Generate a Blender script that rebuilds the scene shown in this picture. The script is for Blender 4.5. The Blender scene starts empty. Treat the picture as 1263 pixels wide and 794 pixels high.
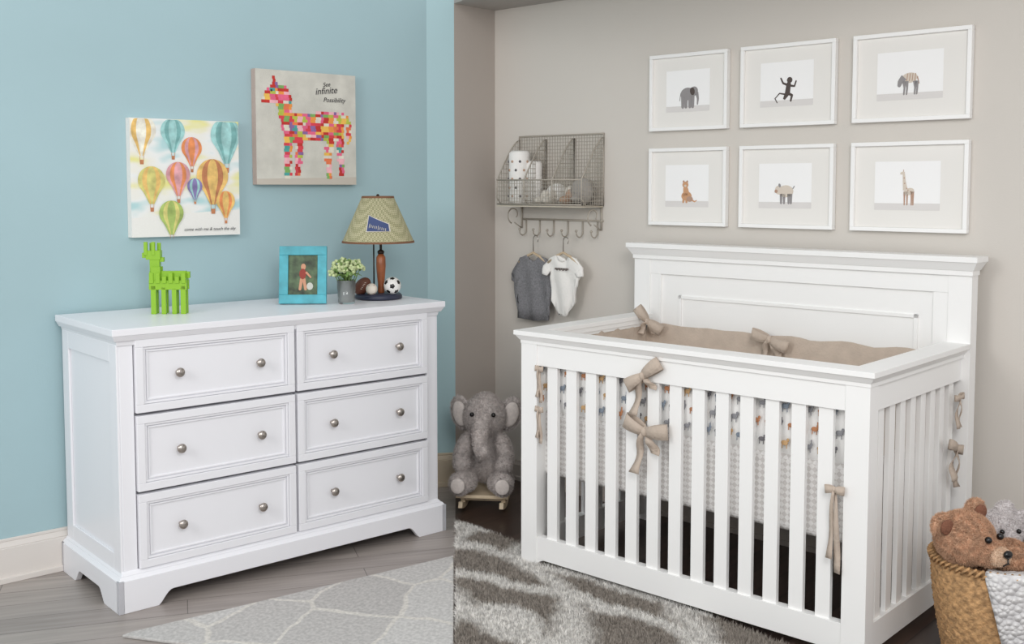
import bpy, bmesh, math, random
import numpy as np
from mathutils import Vector, Matrix, Euler
random.seed(4)
sc=bpy.context.scene
try:
    sc.view_settings.view_transform='Standard'; sc.view_settings.look='None'
except Exception: pass
COL=sc.collection
# ------------------------------------------------------------ materials
def lin(c):
    r=[]
    for v in c:
        v/=255.0
        r.append(v/12.92 if v<=0.04045 else ((v+0.055)/1.055)**2.4)
    return (r[0],r[1],r[2],1)
def mat(name,c,rough=.6,metal=0,bump=0,bscale=50,var=0,vscale=4,coat=0,detail=3):
    m=bpy.data.materials.new(name); m.use_nodes=True
    nt=m.node_tree; b=nt.nodes['Principled BSDF']
    b.inputs['Base Color'].default_value=lin(c); b.inputs['Roughness'].default_value=rough
    b.inputs['Metallic'].default_value=metal
    if coat: b.inputs['Coat Weight'].default_value=coat
    tc=nt.nodes.new('ShaderNodeTexCoord')
    if var:
        n=nt.nodes.new('ShaderNodeTexNoise'); n.inputs['Scale'].default_value=vscale; n.inputs['Detail'].default_value=detail
        nt.links.new(tc.outputs['Object'],n.inputs['Vector'])
        cr=nt.nodes.new('ShaderNodeValToRGB'); cr.color_ramp.elements[0].position=.3; cr.color_ramp.elements[1].position=.7
        cr.color_ramp.elements[0].color=lin([max(0,v*(1-var)) for v in c]); cr.color_ramp.elements[1].color=lin([min(255,v*(1+var*.6)) for v in c])
        nt.links.new(n.outputs['Fac'],cr.inputs['Fac']); nt.links.new(cr.outputs['Color'],b.inputs['Base Color'])
    if bump:
        n=nt.nodes.new('ShaderNodeTexNoise'); n.inputs['Scale'].default_value=bscale; n.inputs['Detail'].default_value=4
        nt.links.new(tc.outputs['Object'],n.inputs['Vector'])
        bp=nt.nodes.new('ShaderNodeBump'); bp.inputs['Strength'].default_value=bump; bp.inputs['Distance'].default_value=.01
        nt.links.new(n.outputs['Fac'],bp.inputs['Height']); nt.links.new(bp.outputs['Normal'],b.inputs['Normal'])
    return m
def node_mat(name,rough=.6):
    m=bpy.data.materials.new(name); m.use_nodes=True; nt=m.node_tree
    b=nt.nodes['Principled BSDF']; b.inputs['Roughness'].default_value=rough
    tc=nt.nodes.new('ShaderNodeTexCoord'); mp=nt.nodes.new('ShaderNodeMapping'); nt.links.new(tc.outputs['Object'],mp.inputs['Vector'])
    return m,nt,b,mp
def planks(name,c1,c2,cm,rot,rough,w=1.2,h=.12,lo=.7):
    m,nt,b,mp=node_mat(name,rough); mp.inputs['Rotation'].default_value=(0,0,rot)
    br=nt.nodes.new('ShaderNodeTexBrick'); br.inputs['Color1'].default_value=lin(c1); br.inputs['Color2'].default_value=lin(c2); br.inputs['Mortar'].default_value=lin(cm)
    br.inputs['Scale'].default_value=1; br.inputs['Brick Width'].default_value=w; br.inputs['Row Height'].default_value=h; br.inputs['Mortar Size'].default_value=.0015
    nt.links.new(mp.outputs['Vector'],br.inputs['Vector'])
    mp2=nt.nodes.new('ShaderNodeMapping'); mp2.inputs['Scale'].default_value=(3,45,1); nt.links.new(mp.outputs['Vector'],mp2.inputs['Vector'])
    n=nt.nodes.new('ShaderNodeTexNoise'); n.inputs['Scale'].default_value=1; n.inputs['Detail'].default_value=6; nt.links.new(mp2.outputs['Vector'],n.inputs['Vector'])
    cr=nt.nodes.new('ShaderNodeValToRGB'); cr.color_ramp.elements[0].position=.3; cr.color_ramp.elements[1].position=.75
    cr.color_ramp.elements[0].color=(lo,lo,lo*.98,1); cr.color_ramp.elements[1].color=(1.1,1.1,1.1,1)
    nt.links.new(n.outputs['Fac'],cr.inputs['Fac'])
    mx=nt.nodes.new('ShaderNodeMixRGB'); mx.blend_type='MULTIPLY'; mx.inputs['Fac'].default_value=.8
    nt.links.new(br.outputs['Color'],mx.inputs['Color1']); nt.links.new(cr.outputs['Color'],mx.inputs['Color2']); nt.links.new(mx.outputs['Color'],b.inputs['Base Color'])
    return m
def pile_noise(nt,mp,b,colsock,noisec,nscale):
    n2=nt.nodes.new('ShaderNodeTexNoise'); n2.inputs['Scale'].default_value=nscale; n2.inputs['Detail'].default_value=5; nt.links.new(mp.outputs['Vector'],n2.inputs['Vector'])
    c2=nt.nodes.new('ShaderNodeValToRGB'); c2.color_ramp.elements[0].position=.35; c2.color_ramp.elements[1].position=.65
    k=1-noisec; c2.color_ramp.elements[0].color=(k,k,k,1); c2.color_ramp.elements[1].color=(1.1,1.1,1.1,1)
    nt.links.new(n2.outputs['Fac'],c2.inputs['Fac'])
    mx=nt.nodes.new('ShaderNodeMixRGB'); mx.blend_type='MULTIPLY'; mx.inputs['Fac'].default_value=1
    nt.links.new(colsock,mx.inputs['Color1']); nt.links.new(c2.outputs['Color'],mx.inputs['Color2']); nt.links.new(mx.outputs['Color'],b.inputs['Base Color'])
def vor_rug(name,base,base2,line,scale,width,dist=.15,noisec=.25,rough=.95,nscale=60,sx=1,sy=1,rot=0):
    m,nt,b,mp=node_mat(name,rough); mp.inputs['Scale'].default_value=(sx,sy,1); mp.inputs['Rotation'].default_value=(0,0,rot)
    n=nt.nodes.new('ShaderNodeTexNoise'); n.inputs['Scale'].default_value=5; nt.links.new(mp.outputs['Vector'],n.inputs['Vector'])
    ad=nt.nodes.new('ShaderNodeMixRGB'); ad.blend_type='ADD'; ad.inputs['Fac'].default_value=dist
    nt.links.new(mp.outputs['Vector'],ad.inputs['Color1']); nt.links.new(n.outputs['Color'],ad.inputs['Color2'])
    v=nt.nodes.new('ShaderNodeTexVoronoi'); v.voronoi_dimensions='2D'; v.feature='DISTANCE_TO_EDGE'; v.inputs['Scale'].default_value=scale; v.inputs['Randomness'].default_value=.45
    nt.links.new(ad.outputs['Color'],v.inputs['Vector'])
    vb=nt.nodes.new('ShaderNodeTexVoronoi'); vb.voronoi_dimensions='2D'; vb.inputs['Scale'].default_value=scale; vb.inputs['Randomness'].default_value=.45
    nt.links.new(ad.outputs['Color'],vb.inputs['Vector'])
    sp=nt.nodes.new('ShaderNodeSeparateColor'); nt.links.new(vb.outputs['Color'],sp.inputs['Color'])
    cb=nt.nodes.new('ShaderNodeMixRGB'); cb.inputs['Color1'].default_value=lin(base); cb.inputs['Color2'].default_value=lin(base2); nt.links.new(sp.outputs[0],cb.inputs['Fac'])
    cr=nt.nodes.new('ShaderNodeValToRGB'); cr.color_ramp.elements[0].position=width; cr.color_ramp.elements[1].position=width+.02
    cr.color_ramp.elements[0].color=(1,1,1,1); cr.color_ramp.elements[1].color=(0,0,0,1)
    nt.links.new(v.outputs['Distance'],cr.inputs['Fac'])
    fin=nt.nodes.new('ShaderNodeMixRGB'); nt.links.new(cr.outputs['Color'],fin.inputs['Fac']); nt.links.new(cb.outputs['Color'],fin.inputs['Color1']); fin.inputs['Color2'].default_value=lin(line)
    pile_noise(nt,mp,b,fin.outputs['Color'],noisec,nscale)
    return m
def wave_rug(name,base,line,rot,scale,dist,noisec,nscale):
    m,nt,b,mp=node_mat(name,.95); mp.inputs['Rotation'].default_value=(0,0,rot)
    nn=nt.nodes.new('ShaderNodeTexNoise'); nn.inputs['Scale'].default_value=28; nn.inputs['Detail'].default_value=2; nt.links.new(mp.outputs['Vector'],nn.inputs['Vector'])
    jit=nt.nodes.new('ShaderNodeMixRGB'); jit.blend_type='ADD'; jit.inputs['Fac'].default_value=.07; nt.links.new(mp.outputs['Vector'],jit.inputs['Color1']); nt.links.new(nn.outputs['Color'],jit.inputs['Color2'])
    outs=[]
    for (ang,dd,w,k) in ((0,dist,.78,1),(.95,dist*1.1,.93,.62)):
        m2=nt.nodes.new('ShaderNodeMapping'); m2.inputs['Rotation'].default_value=(0,0,ang); nt.links.new(jit.outputs['Color'],m2.inputs['Vector'])
        wv=nt.nodes.new('ShaderNodeTexWave'); wv.bands_direction='Y'; wv.inputs['Scale'].default_value=scale*k; wv.inputs['Distortion'].default_value=dd; wv.inputs['Detail'].default_value=1; wv.inputs['Detail Scale'].default_value=1.6
        nt.links.new(m2.outputs['Vector'],wv.inputs['Vector'])
        cr=nt.nodes.new('ShaderNodeValToRGB'); cr.color_ramp.elements[0].position=w-.22; cr.color_ramp.elements[1].position=min(1,w+.08)
        cr.color_ramp.elements[0].color=(0,0,0,1); cr.color_ramp.elements[1].color=(1,1,1,1); nt.links.new(wv.outputs['Fac'],cr.inputs['Fac']); outs.append(cr.outputs['Color'])
    mxx=nt.nodes.new('ShaderNodeMixRGB'); mxx.blend_type='LIGHTEN'; mxx.inputs['Fac'].default_value=1; nt.links.new(outs[0],mxx.inputs['Color1']); nt.links.new(outs[1],mxx.inputs['Color2'])
    fin=nt.nodes.new('ShaderNodeMixRGB'); nt.links.new(mxx.outputs['Color'],fin.inputs['Fac']); fin.inputs['Color1'].default_value=lin(base); fin.inputs['Color2'].default_value=lin(line)
    pile_noise(nt,mp,b,fin.outputs['Color'],noisec,nscale)
    return m
# ------------------------------------------------------------ mesh builder
class MB:
    def __init__(s): s.v=[];s.f=[];s.m=[];s.sm=[];s.M=Matrix.Identity(4);s.mats=[]
    def mi(s,m):
        if m not in s.mats: s.mats.append(m)
        return s.mats.index(m)
    def add(s,vs,fs,m,smooth=False):
        n=len(s.v); k=s.mi(m)
        s.v+= [tuple(s.M@Vector(p)) for p in vs]
        for f in fs: s.f.append(tuple(i+n for i in f)); s.m.append(k); s.sm.append(smooth)
    def box(s,x0,x1,y0,y1,z0,z1,m,t=(0,0,0,0)):
        vs=[(x0,y0,z0),(x1,y0,z0),(x1,y1,z0),(x0,y1,z0),(x0+t[0],y0+t[2],z1),(x1-t[1],y0+t[2],z1),(x1-t[1],y1-t[3],z1),(x0+t[0],y1-t[3],z1)]
        s.add(vs,[(0,3,2,1),(4,5,6,7),(0,1,5,4),(1,2,6,5),(2,3,7,6),(3,0,4,7)],m)
    def prism(s,poly,y0,y1,m,plane='xz'):
        n=len(poly)
        if plane=='xz': vs=[(p[0],y0,p[1]) for p in poly]+[(p[0],y1,p[1]) for p in poly]
        elif plane=='yz': vs=[(y0,p[0],p[1]) for p in poly]+[(y1,p[0],p[1]) for p in poly]
        else: vs=[(p[0],p[1],y0) for p in poly]+[(p[0],p[1],y1) for p in poly]
        fs=[tuple(range(n)),tuple(range(2*n-1,n-1,-1))]+[(i,i+n,(i+1)%n+n,(i+1)%n) for i in range(n)]
        s.add(vs,fs,m)
    def flat(s,poly,y,m):
        s.add([(p[0],y,p[1]) for p in poly],[tuple(range(len(poly)))],m)
    def fell(s,cx,cz,rx,rz,y,m,rot=0,n=20):
        c,q=math.cos(rot),math.sin(rot)
        s.flat([(cx+rx*math.cos(a)*c-rz*math.sin(a)*q,cz+rx*math.cos(a)*q+rz*math.sin(a)*c) for a in [2*math.pi*i/n for i in range(n)]],y,m)
    def fline(s,pts,ws,y,m):
        for i in range(len(pts)-1):
            a,b=Vector(pts[i]),Vector(pts[i+1]); d=(b-a).normalized(); nn=Vector((-d.y,d.x))
            wa=ws[i] if isinstance(ws,(list,tuple)) else ws; wb=ws[i+1] if isinstance(ws,(list,tuple)) else ws
            s.flat([a+nn*wa,b+nn*wb,b-nn*wb,a-nn*wa],y-i*.00003,m)
            s.fell(b.x,b.y,wb,wb,y-i*.00003-.00001,m,n=8)
    def lathe(s,prof,m,c=(0,0,0),n=32,smooth=True,cap=True):
        vs=[];fs=[]
        for r,z in prof:
            for i in range(n):
                a=2*math.pi*i/n; vs.append((c[0]+r*math.cos(a),c[1]+r*math.sin(a),c[2]+z))
        for j in range(len(prof)-1):
            for i in range(n):
                k=(i+1)%n; fs.append((j*n+i,j*n+k,(j+1)*n+k,(j+1)*n+i))
        if cap:
            fs.append(tuple(range(n-1,-1,-1))); fs.append(tuple(range((len(prof)-1)*n,len(prof)*n)))
        s.add(vs,fs,m,smooth)
    def ell(s,c,r,m,rot=None,nu=20,nv=12):
        R=Euler(rot).to_matrix() if rot else Matrix.Identity(3)
        if not isinstance(r,(tuple,list)): r=(r,r,r)
        vs=[];fs=[]
        for j in range(1,nv):
            t=math.pi*j/nv
            for i in range(nu):
                a=2*math.pi*i/nu
                p=R@Vector((r[0]*math.sin(t)*math.cos(a),r[1]*math.sin(t)*math.sin(a),r[2]*math.cos(t)))
                vs.append((c[0]+p.x,c[1]+p.y,c[2]+p.z))
        for j in range(nv-2):
            for i in range(nu):
                k=(i+1)%nu; fs.append((j*nu+i,(j+1)*nu+i,(j+1)*nu+k,j*nu+k))
        t=R@Vector((0,0,r[2])); n=len(vs); vs.append((c[0]+t.x,c[1]+t.y,c[2]+t.z)); vs.append((c[0]-t.x,c[1]-t.y,c[2]-t.z))
        for i in range(nu):
            k=(i+1)%nu; fs.append((n,i,k)); fs.append((n+1,(nv-2)*nu+k,(nv-2)*nu+i))
        s.add(vs,fs,m,True)
    def tube(s,pts,r,m,n=8,smooth=True,closed=False):
        P=[Vector(p) for p in pts]; N=len(P); vs=[];fs=[]
        prev=None
        for i in range(N):
            if closed: d=P[(i+1)%N]-P[i-1]
            else: d=P[min(i+1,N-1)]-P[max(i-1,0)]
            d.normalize()
            if prev is None:
                up=Vector((0,0,1)) if abs(d.z)<.9 else Vector((1,0,0))
                u=d.cross(up).normalized()
            else:
                u=(prev-d*prev.dot(d)).normalized()
            prev=u; w=d.cross(u)
            rr=r[i] if isinstance(r,(list,tuple)) else r
            for k in range(n):
                a=2*math.pi*k/n; vs.append(P[i]+u*(rr*math.cos(a))+w*(rr*math.sin(a)))
        for i in range(N if closed else N-1):
            j=(i+1)%N
            for k in range(n):
                l=(k+1)%n; fs.append((i*n+k,i*n+l,j*n+l,j*n+k))
        if not closed:
            fs.append(tuple(range(n-1,-1,-1))); fs.append(tuple(range((N-1)*n,N*n)))
        s.add(vs,fs,m,smooth)
    def ribbon(s,pts,wdir,m,w,th=.0015):
        P=[Vector(p) for p in pts]; vs=[];fs=[]
        for i,p in enumerate(P):
            wd=Vector(wdir[i] if isinstance(wdir,list) else wdir).normalized()
            ww=w[i] if isinstance(w,(list,tuple)) else w
            d=(P[min(i+1,len(P)-1)]-P[max(i-1,0)]).normalized(); nn=d.cross(wd).normalized()*th
            vs+=[p+wd*ww+nn,p-wd*ww+nn,p-wd*ww-nn,p+wd*ww-nn]
        for i in range(len(P)-1):
            a=i*4;b=a+4
            for k in range(4):
                l=(k+1)%4; fs.append((a+k,a+l,b+l,b+k))
        fs.append((3,2,1,0)); e=(len(P)-1)*4; fs.append((e,e+1,e+2,e+3))
        s.add(vs,fs,m,True)
    def build(s,name,loc=(0,0,0),rotz=0,bevel=0,parent=None,seg=2,rot=None):
        me=bpy.data.meshes.new(name); me.from_pydata(s.v,[],s.f)
        for m in s.mats: me.materials.append(m)
        me.polygons.foreach_set('material_index',s.m); me.polygons.foreach_set('use_smooth',s.sm); me.update()
        ob=bpy.data.objects.new(name,me); COL.objects.link(ob); ob.location=loc; ob.rotation_euler=rot if rot else (0,0,rotz)
        if bevel:
            b=ob.modifiers.new('bevel','BEVEL'); b.width=bevel; b.segments=seg; b.limit_method='ANGLE'; b.angle_limit=math.radians(40)
        if parent: ob.parent=parent
        return ob
def empty(name,loc=(0,0,0),rotz=0):
    e=bpy.data.objects.new(name,None); COL.objects.link(e); e.location=loc; e.rotation_euler=(0,0,rotz); e.empty_display_size=.1; return e
def remesh(ob,vox,smooth=6):
    r=ob.modifiers.new('remesh','REMESH'); r.mode='VOXEL'; r.voxel_size=vox; r.use_smooth_shade=True
    q=ob.modifiers.new('smooth','SMOOTH'); q.iterations=smooth; q.factor=.6
    return ob
def blades(name,P,Nn,length,wid,m,parent,seed=1,spread=.6,grav=.3):
    rs=np.random.RandomState(seed); n=len(P)
    D=Nn+rs.normal(0,spread,(n,3)); D[:,2]-=grav; D/=np.linalg.norm(D,axis=1)[:,None]
    S=np.cross(D,rs.normal(0,1,(n,3))); S/=np.linalg.norm(S,axis=1)[:,None]
    h=length*rs.uniform(.6,1.2,n)[:,None]
    V=np.zeros((n,3,3)); V[:,0]=P-S*wid; V[:,1]=P+S*wid; V[:,2]=P+D*h
    me=bpy.data.meshes.new(name); me.vertices.add(3*n); me.vertices.foreach_set('co',V.reshape(-1)); me.loops.add(3*n); me.loops.foreach_set('vertex_index',np.arange(3*n,dtype=np.int32))
    me.polygons.add(n); me.polygons.foreach_set('loop_start',np.arange(0,3*n,3,dtype=np.int32)); me.polygons.foreach_set('loop_total',np.full(n,3,dtype=np.int32)); me.update(); me.validate()
    me.materials.append(m); o=bpy.data.objects.new(name,me); COL.objects.link(o); o.parent=parent; return o
def furry(ob,n,length,wid,m,seed=1,spread=.55,grav=.25):
    bpy.context.view_layer.update(); dg=bpy.context.evaluated_depsgraph_get(); ev=ob.evaluated_get(dg); me=ev.to_mesh(); me.calc_loop_triangles()
    co=np.zeros(len(me.vertices)*3); me.vertices.foreach_get('co',co); co=co.reshape(-1,3)
    t=np.zeros(len(me.loop_triangles)*3,dtype=np.int32); me.loop_triangles.foreach_get('vertices',t); t=t.reshape(-1,3)
    A,B,C=co[t[:,0]],co[t[:,1]],co[t[:,2]]; cr=np.cross(B-A,C-A); ar=np.linalg.norm(cr,axis=1); rs=np.random.RandomState(seed)
    i=rs.choice(len(t),n,p=ar/ar.sum()); u=rs.rand(n,1);v=rs.rand(n,1); k=(u+v)>1; u=np.where(k,1-u,u); v=np.where(k,1-v,v)
    P=A[i]+u*(B[i]-A[i])+v*(C[i]-A[i]); Nn=cr[i]/ar[i][:,None]; ev.to_mesh_clear()
    return blades('fur',P,Nn,length,wid,m,ob.parent,seed,spread,grav)
# ------------------------------------------------------------ frames of reference
AX,AY,TH=.006,3.788,.735
CW,CD,CH1,CH2=1.325,.784,.844,1.126
WB=.844
BX,BY,PH=-1.239,3.307,.713
DW,DD,DH=1.296,.531,.907
c_,s_=math.cos(TH),math.sin(TH)
def CR(a,b): return (AX+a*c_+b*s_, AY-a*s_+b*c_)
cf,sf=math.cos(PH),math.sin(PH)
def DR(a,b): return (BX+a*cf-b*sf, BY+a*sf+b*cf)
WX,WY=-1.8,3.55
def TW(t,b=0): return (WX+t*cf-b*sf, WY+t*sf+b*cf)
# ------------------------------------------------------------ materials list
teal=mat('teal_wall_paint',(166,194,200),.7,bump=.05,bscale=200,var=.02,vscale=1.2)
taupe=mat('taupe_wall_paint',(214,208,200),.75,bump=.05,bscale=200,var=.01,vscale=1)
taupe_d=mat('taupe_shaded_paint',(180,171,163),.75,bump=.05,bscale=200)  # darker copy of the wall taupe; the side wall's shade is in the colour
ceilm=mat('ceiling_paint',(172,167,162),.8,bump=.03)
white=mat('white_lacquer',(240,240,244),.35,bump=.02,bscale=30)
whitec=mat('crib_white_paint',(247,246,244),.4,bump=.02,bscale=30)
trimw=mat('trim_paint',(222,216,210),.5,bump=.02)
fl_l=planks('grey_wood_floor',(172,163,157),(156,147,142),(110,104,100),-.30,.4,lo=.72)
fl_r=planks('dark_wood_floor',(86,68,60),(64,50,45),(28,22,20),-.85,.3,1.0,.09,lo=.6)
nickel=mat('brushed_nickel',(180,172,165),.28,1)
dark=mat('gap_shadow_wood',(120,120,125),.8,bump=.02)
taupef=mat('taupe_linen',(194,178,163),.95,bump=.3,bscale=120,var=.04,vscale=20)
# ------------------------------------------------------------ room
def wallseg(name,p,q,h,m,th=.08,side=1):
    p=Vector(p);q=Vector(q);d=(q-p); L=d.length; ang=math.atan2(d.y,d.x)
    b=MB(); b.box(0,L,0,th*side,0,h,m) if side>0 else b.box(0,L,th*side,0,0,h,m)
    return b.build(name,(p.x,p.y,0),ang)
A=TW(-2.2); B=(-.376,4.781); C=(-.256,4.806)
K=CR(-.877,WB); E=CR(2.9,WB)
wallseg('wall_teal',A,B,2.5,teal)
wallseg('wall_return',B,C,2.5,mat('teal_return_lit',(170,199,204),.7,bump=.05,bscale=200),.04)  # lighter teal: extra light on the turned face is put into the colour
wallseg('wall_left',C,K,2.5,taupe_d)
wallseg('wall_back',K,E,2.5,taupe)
def floorpoly(name,poly,m,z0=-.05,z1=0):
    b=MB(); b.prism(poly,z0,z1,m,'xy'); o=b.build(name)
    bm=bmesh.new(); bm.from_mesh(o.data); bmesh.ops.recalc_face_normals(bm,faces=bm.faces); bm.to_mesh(o.data); bm.free(); return o
S0=(.0,-.5); 
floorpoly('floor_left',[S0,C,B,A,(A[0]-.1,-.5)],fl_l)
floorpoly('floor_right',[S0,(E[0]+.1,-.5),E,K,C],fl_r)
floorpoly('ceiling',[C,K,E,(E[0],3.2),(.6,3.2)],ceilm,2.156,2.22)
def baseboard(name,p,q,h,m,th=.018):
    p=Vector(p);q=Vector(q);d=(q-p); L=d.length; ang=math.atan2(d.y,d.x)
    b=MB(); b.box(0,L,-th,0,0,h*.8,m); b.box(0,L,-th*.75,0,h*.8,h*.93,m,(0,0,th*.3,0)); b.box(0,L,-th*.45,0,h*.93,h,m); b.box(0,L,-th-.01,0,0,.02,m)
    return b.build(name,(p.x,p.y,0),ang,.002)
baseboard('baseboard_teal',A,B,.15,trimw); baseboard('baseboard_return',B,C,.15,mat('baseboard_shaded',(196,182,160),.5,bump=.02))  # return trim is tan: its shadow is painted into the colour
baseboard('baseboard_left',C,K,.09,taupe_d); baseboard('baseboard_back',K,E,.09,taupe_d)
# ------------------------------------------------------------ dresser
def dresser():
    b=MB(); W,D,H=DW,DD,DH; w=white
    zt=H-.022
    b.box(0,W,0,D,zt,H,w)
    b.box(.012,W-.012,.012,D,zt-.018,zt,w,(-.010,-.010,-.010,0))
    b.box(.022,W-.022,.022,D,zt-.034,zt-.018,w,(-.004,-.004,-.004,0))
    x0,x1,y0=.028,W-.028,.028
    zb=.115
    b.box(x0,x1,y0+.012,D-.005,zb,zt-.03,w)
    pw=.045
    for (a,c) in ((x0,x0+pw),(x1-pw,x1)):
        b.box(a,c,y0-.002,y0+.02,zb,zt-.03,w)
    for sx,sg in ((x0,-1),(x1,1)):
        lo,hi=(sx-.008,sx) if sg<0 else (sx,sx+.008)
        b.box(lo,hi,y0,y0+.06,zb,zt-.03,w); b.box(lo,hi,D-.065,D-.005,zb,zt-.03,w)
        b.box(lo,hi,y0+.06,D-.065,zb,zb+.06,w); b.box(lo,hi,y0+.06,D-.065,zt-.09,zt-.03,w)
    b.box(x0+pw,x1-pw,y0+.009,y0+.0125,zb,zt-.03,dark)
    rows=[(.632,.868),(.378,.622),(.128,.368)]
    mid=(x0+x1)/2
    cols=[(x0+pw+.004,mid-.005),(mid+.005,x1-pw-.004)]
    for (z0,z1) in rows:
        for (a,c) in cols:
            yf=y0-.006
            fr_=.026
            b.box(a,c,yf+.004,y0+.012,z0,z1,w)
            for q in ((a,c,z0,z0+fr_),(a,c,z1-fr_,z1),(a,a+fr_,z0+fr_,z1-fr_),(c-fr_,c,z0+fr_,z1-fr_)):
                b.box(q[0],q[1],yf-.008,yf+.006,q[2],q[3],w)
            i=fr_+.001
            for wd,dp in ((.007,.004),(.006,.001)):
                A0,A1,Z0,Z1=a+i,c-i,z0+i,z1-i
                for q in ((A0,A1,Z0,Z0+wd),(A0,A1,Z1-wd,Z1),(A0,A0+wd,Z0+wd,Z1-wd),(A1-wd,A1,Z0+wd,Z1-wd)):
                    b.box(q[0],q[1],yf-dp,yf+.006,q[2],q[3],w)
                i+=wd+.003
            for fx in (.25,.76):
                kx=a+(c-a)*fx; kz=(z0+z1)/2
                M0=b.M.copy(); b.M=Matrix.Translation((kx,yf+.004,kz))@Matrix.Rotation(math.pi/2,4,'X')
                b.lathe([(.007,0),(.006,.004),(.0045,.012),(.008,.017),(.0155,.021),(.016,.026),(.012,.031),(.004,.033)],nickel,n=24); b.M=M0
    def foot(L,inv=False):
        f=.15; h=.045
        pts=[(0,0),(f-.02,0)]
        for k in range(1,7):
            a=k/6; pts.append((f-.02+.05*a, h*(math.sin(a*math.pi/2)**1.3)))
        r=[(L-p[0],p[1]) for p in pts[::-1]]
        return pts+r+[(L,zb-.01),(0,zb-.01)]
    b.prism(foot(W),.0,.02,w)
    b.prism(foot(W),D-.02,D,w)
    b.prism(foot(D-.0005),.0,.02,w,'yz'); b.prism(foot(D-.0005),W-.02,W,w,'yz')
    b.box(0.002,W-.002,.002,D,zb-.012,zb,w,(.01,.01,.01,0)); b.box(.014,W-.014,.014,D,zb,zb+.012,w,(.01,.01,.01,0))
    return b.build('dresser',(BX,BY,0),PH,.0018)
dresser()
# ------------------------------------------------------------ crib
def bow(b,c,m,s=1.0,tail=(.13,.11),face=(0,-1,0),seed=0,loopw=1,tilt=0):
    rnd=random.Random(seed)
    n=Vector(face).normalized(); up=Vector((0,0,1)); r=up.cross(n).normalized()*-1
    c=Vector(c)
    def P(x,z,d): return c+r*x*s+up*z*s+n*d*s
    for sg in (-1,1):
        # flattened fabric loop: front and back layer meeting at an outer fold
        loop=[]; ang=tilt+rnd.uniform(-.15,.25)*sg
        for k in range(17):
            a=k/16*2*math.pi
            q=.034*(1-math.cos(a))*loopw; d=.013*math.sin(a)+.012
            loop.append(P(sg*q*math.cos(ang),sg*q*math.sin(ang),d))
        ws=[(.006+.014*math.sin(math.pi*k/16)**.8)*s for k in range(17)]
        wdv=(up*math.cos(ang)-r*math.sin(ang)).normalized()
        b.ribbon(loop,tuple(wdv),m,ws,.0012)
        L=tail[0] if sg<0 else tail[1]; pts=[];wd=[]
        for k in range(11):
            t=k/10; pts.append(P(sg*(.035*t*loopw+.006*math.sin(t*5)),-L/s*t,.012+.009*math.sin(t*7+sg)))
            wd.append(tuple((r+n*.55*math.sin(t*5+sg)).normalized()))
        b.ribbon(pts,wd,m,[(.006+.012*k/10)*s for k in range(11)],.0012)
    b.ell(tuple(P(0,0,.014)),(.010*s,.012*s,.013*s),m)
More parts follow.
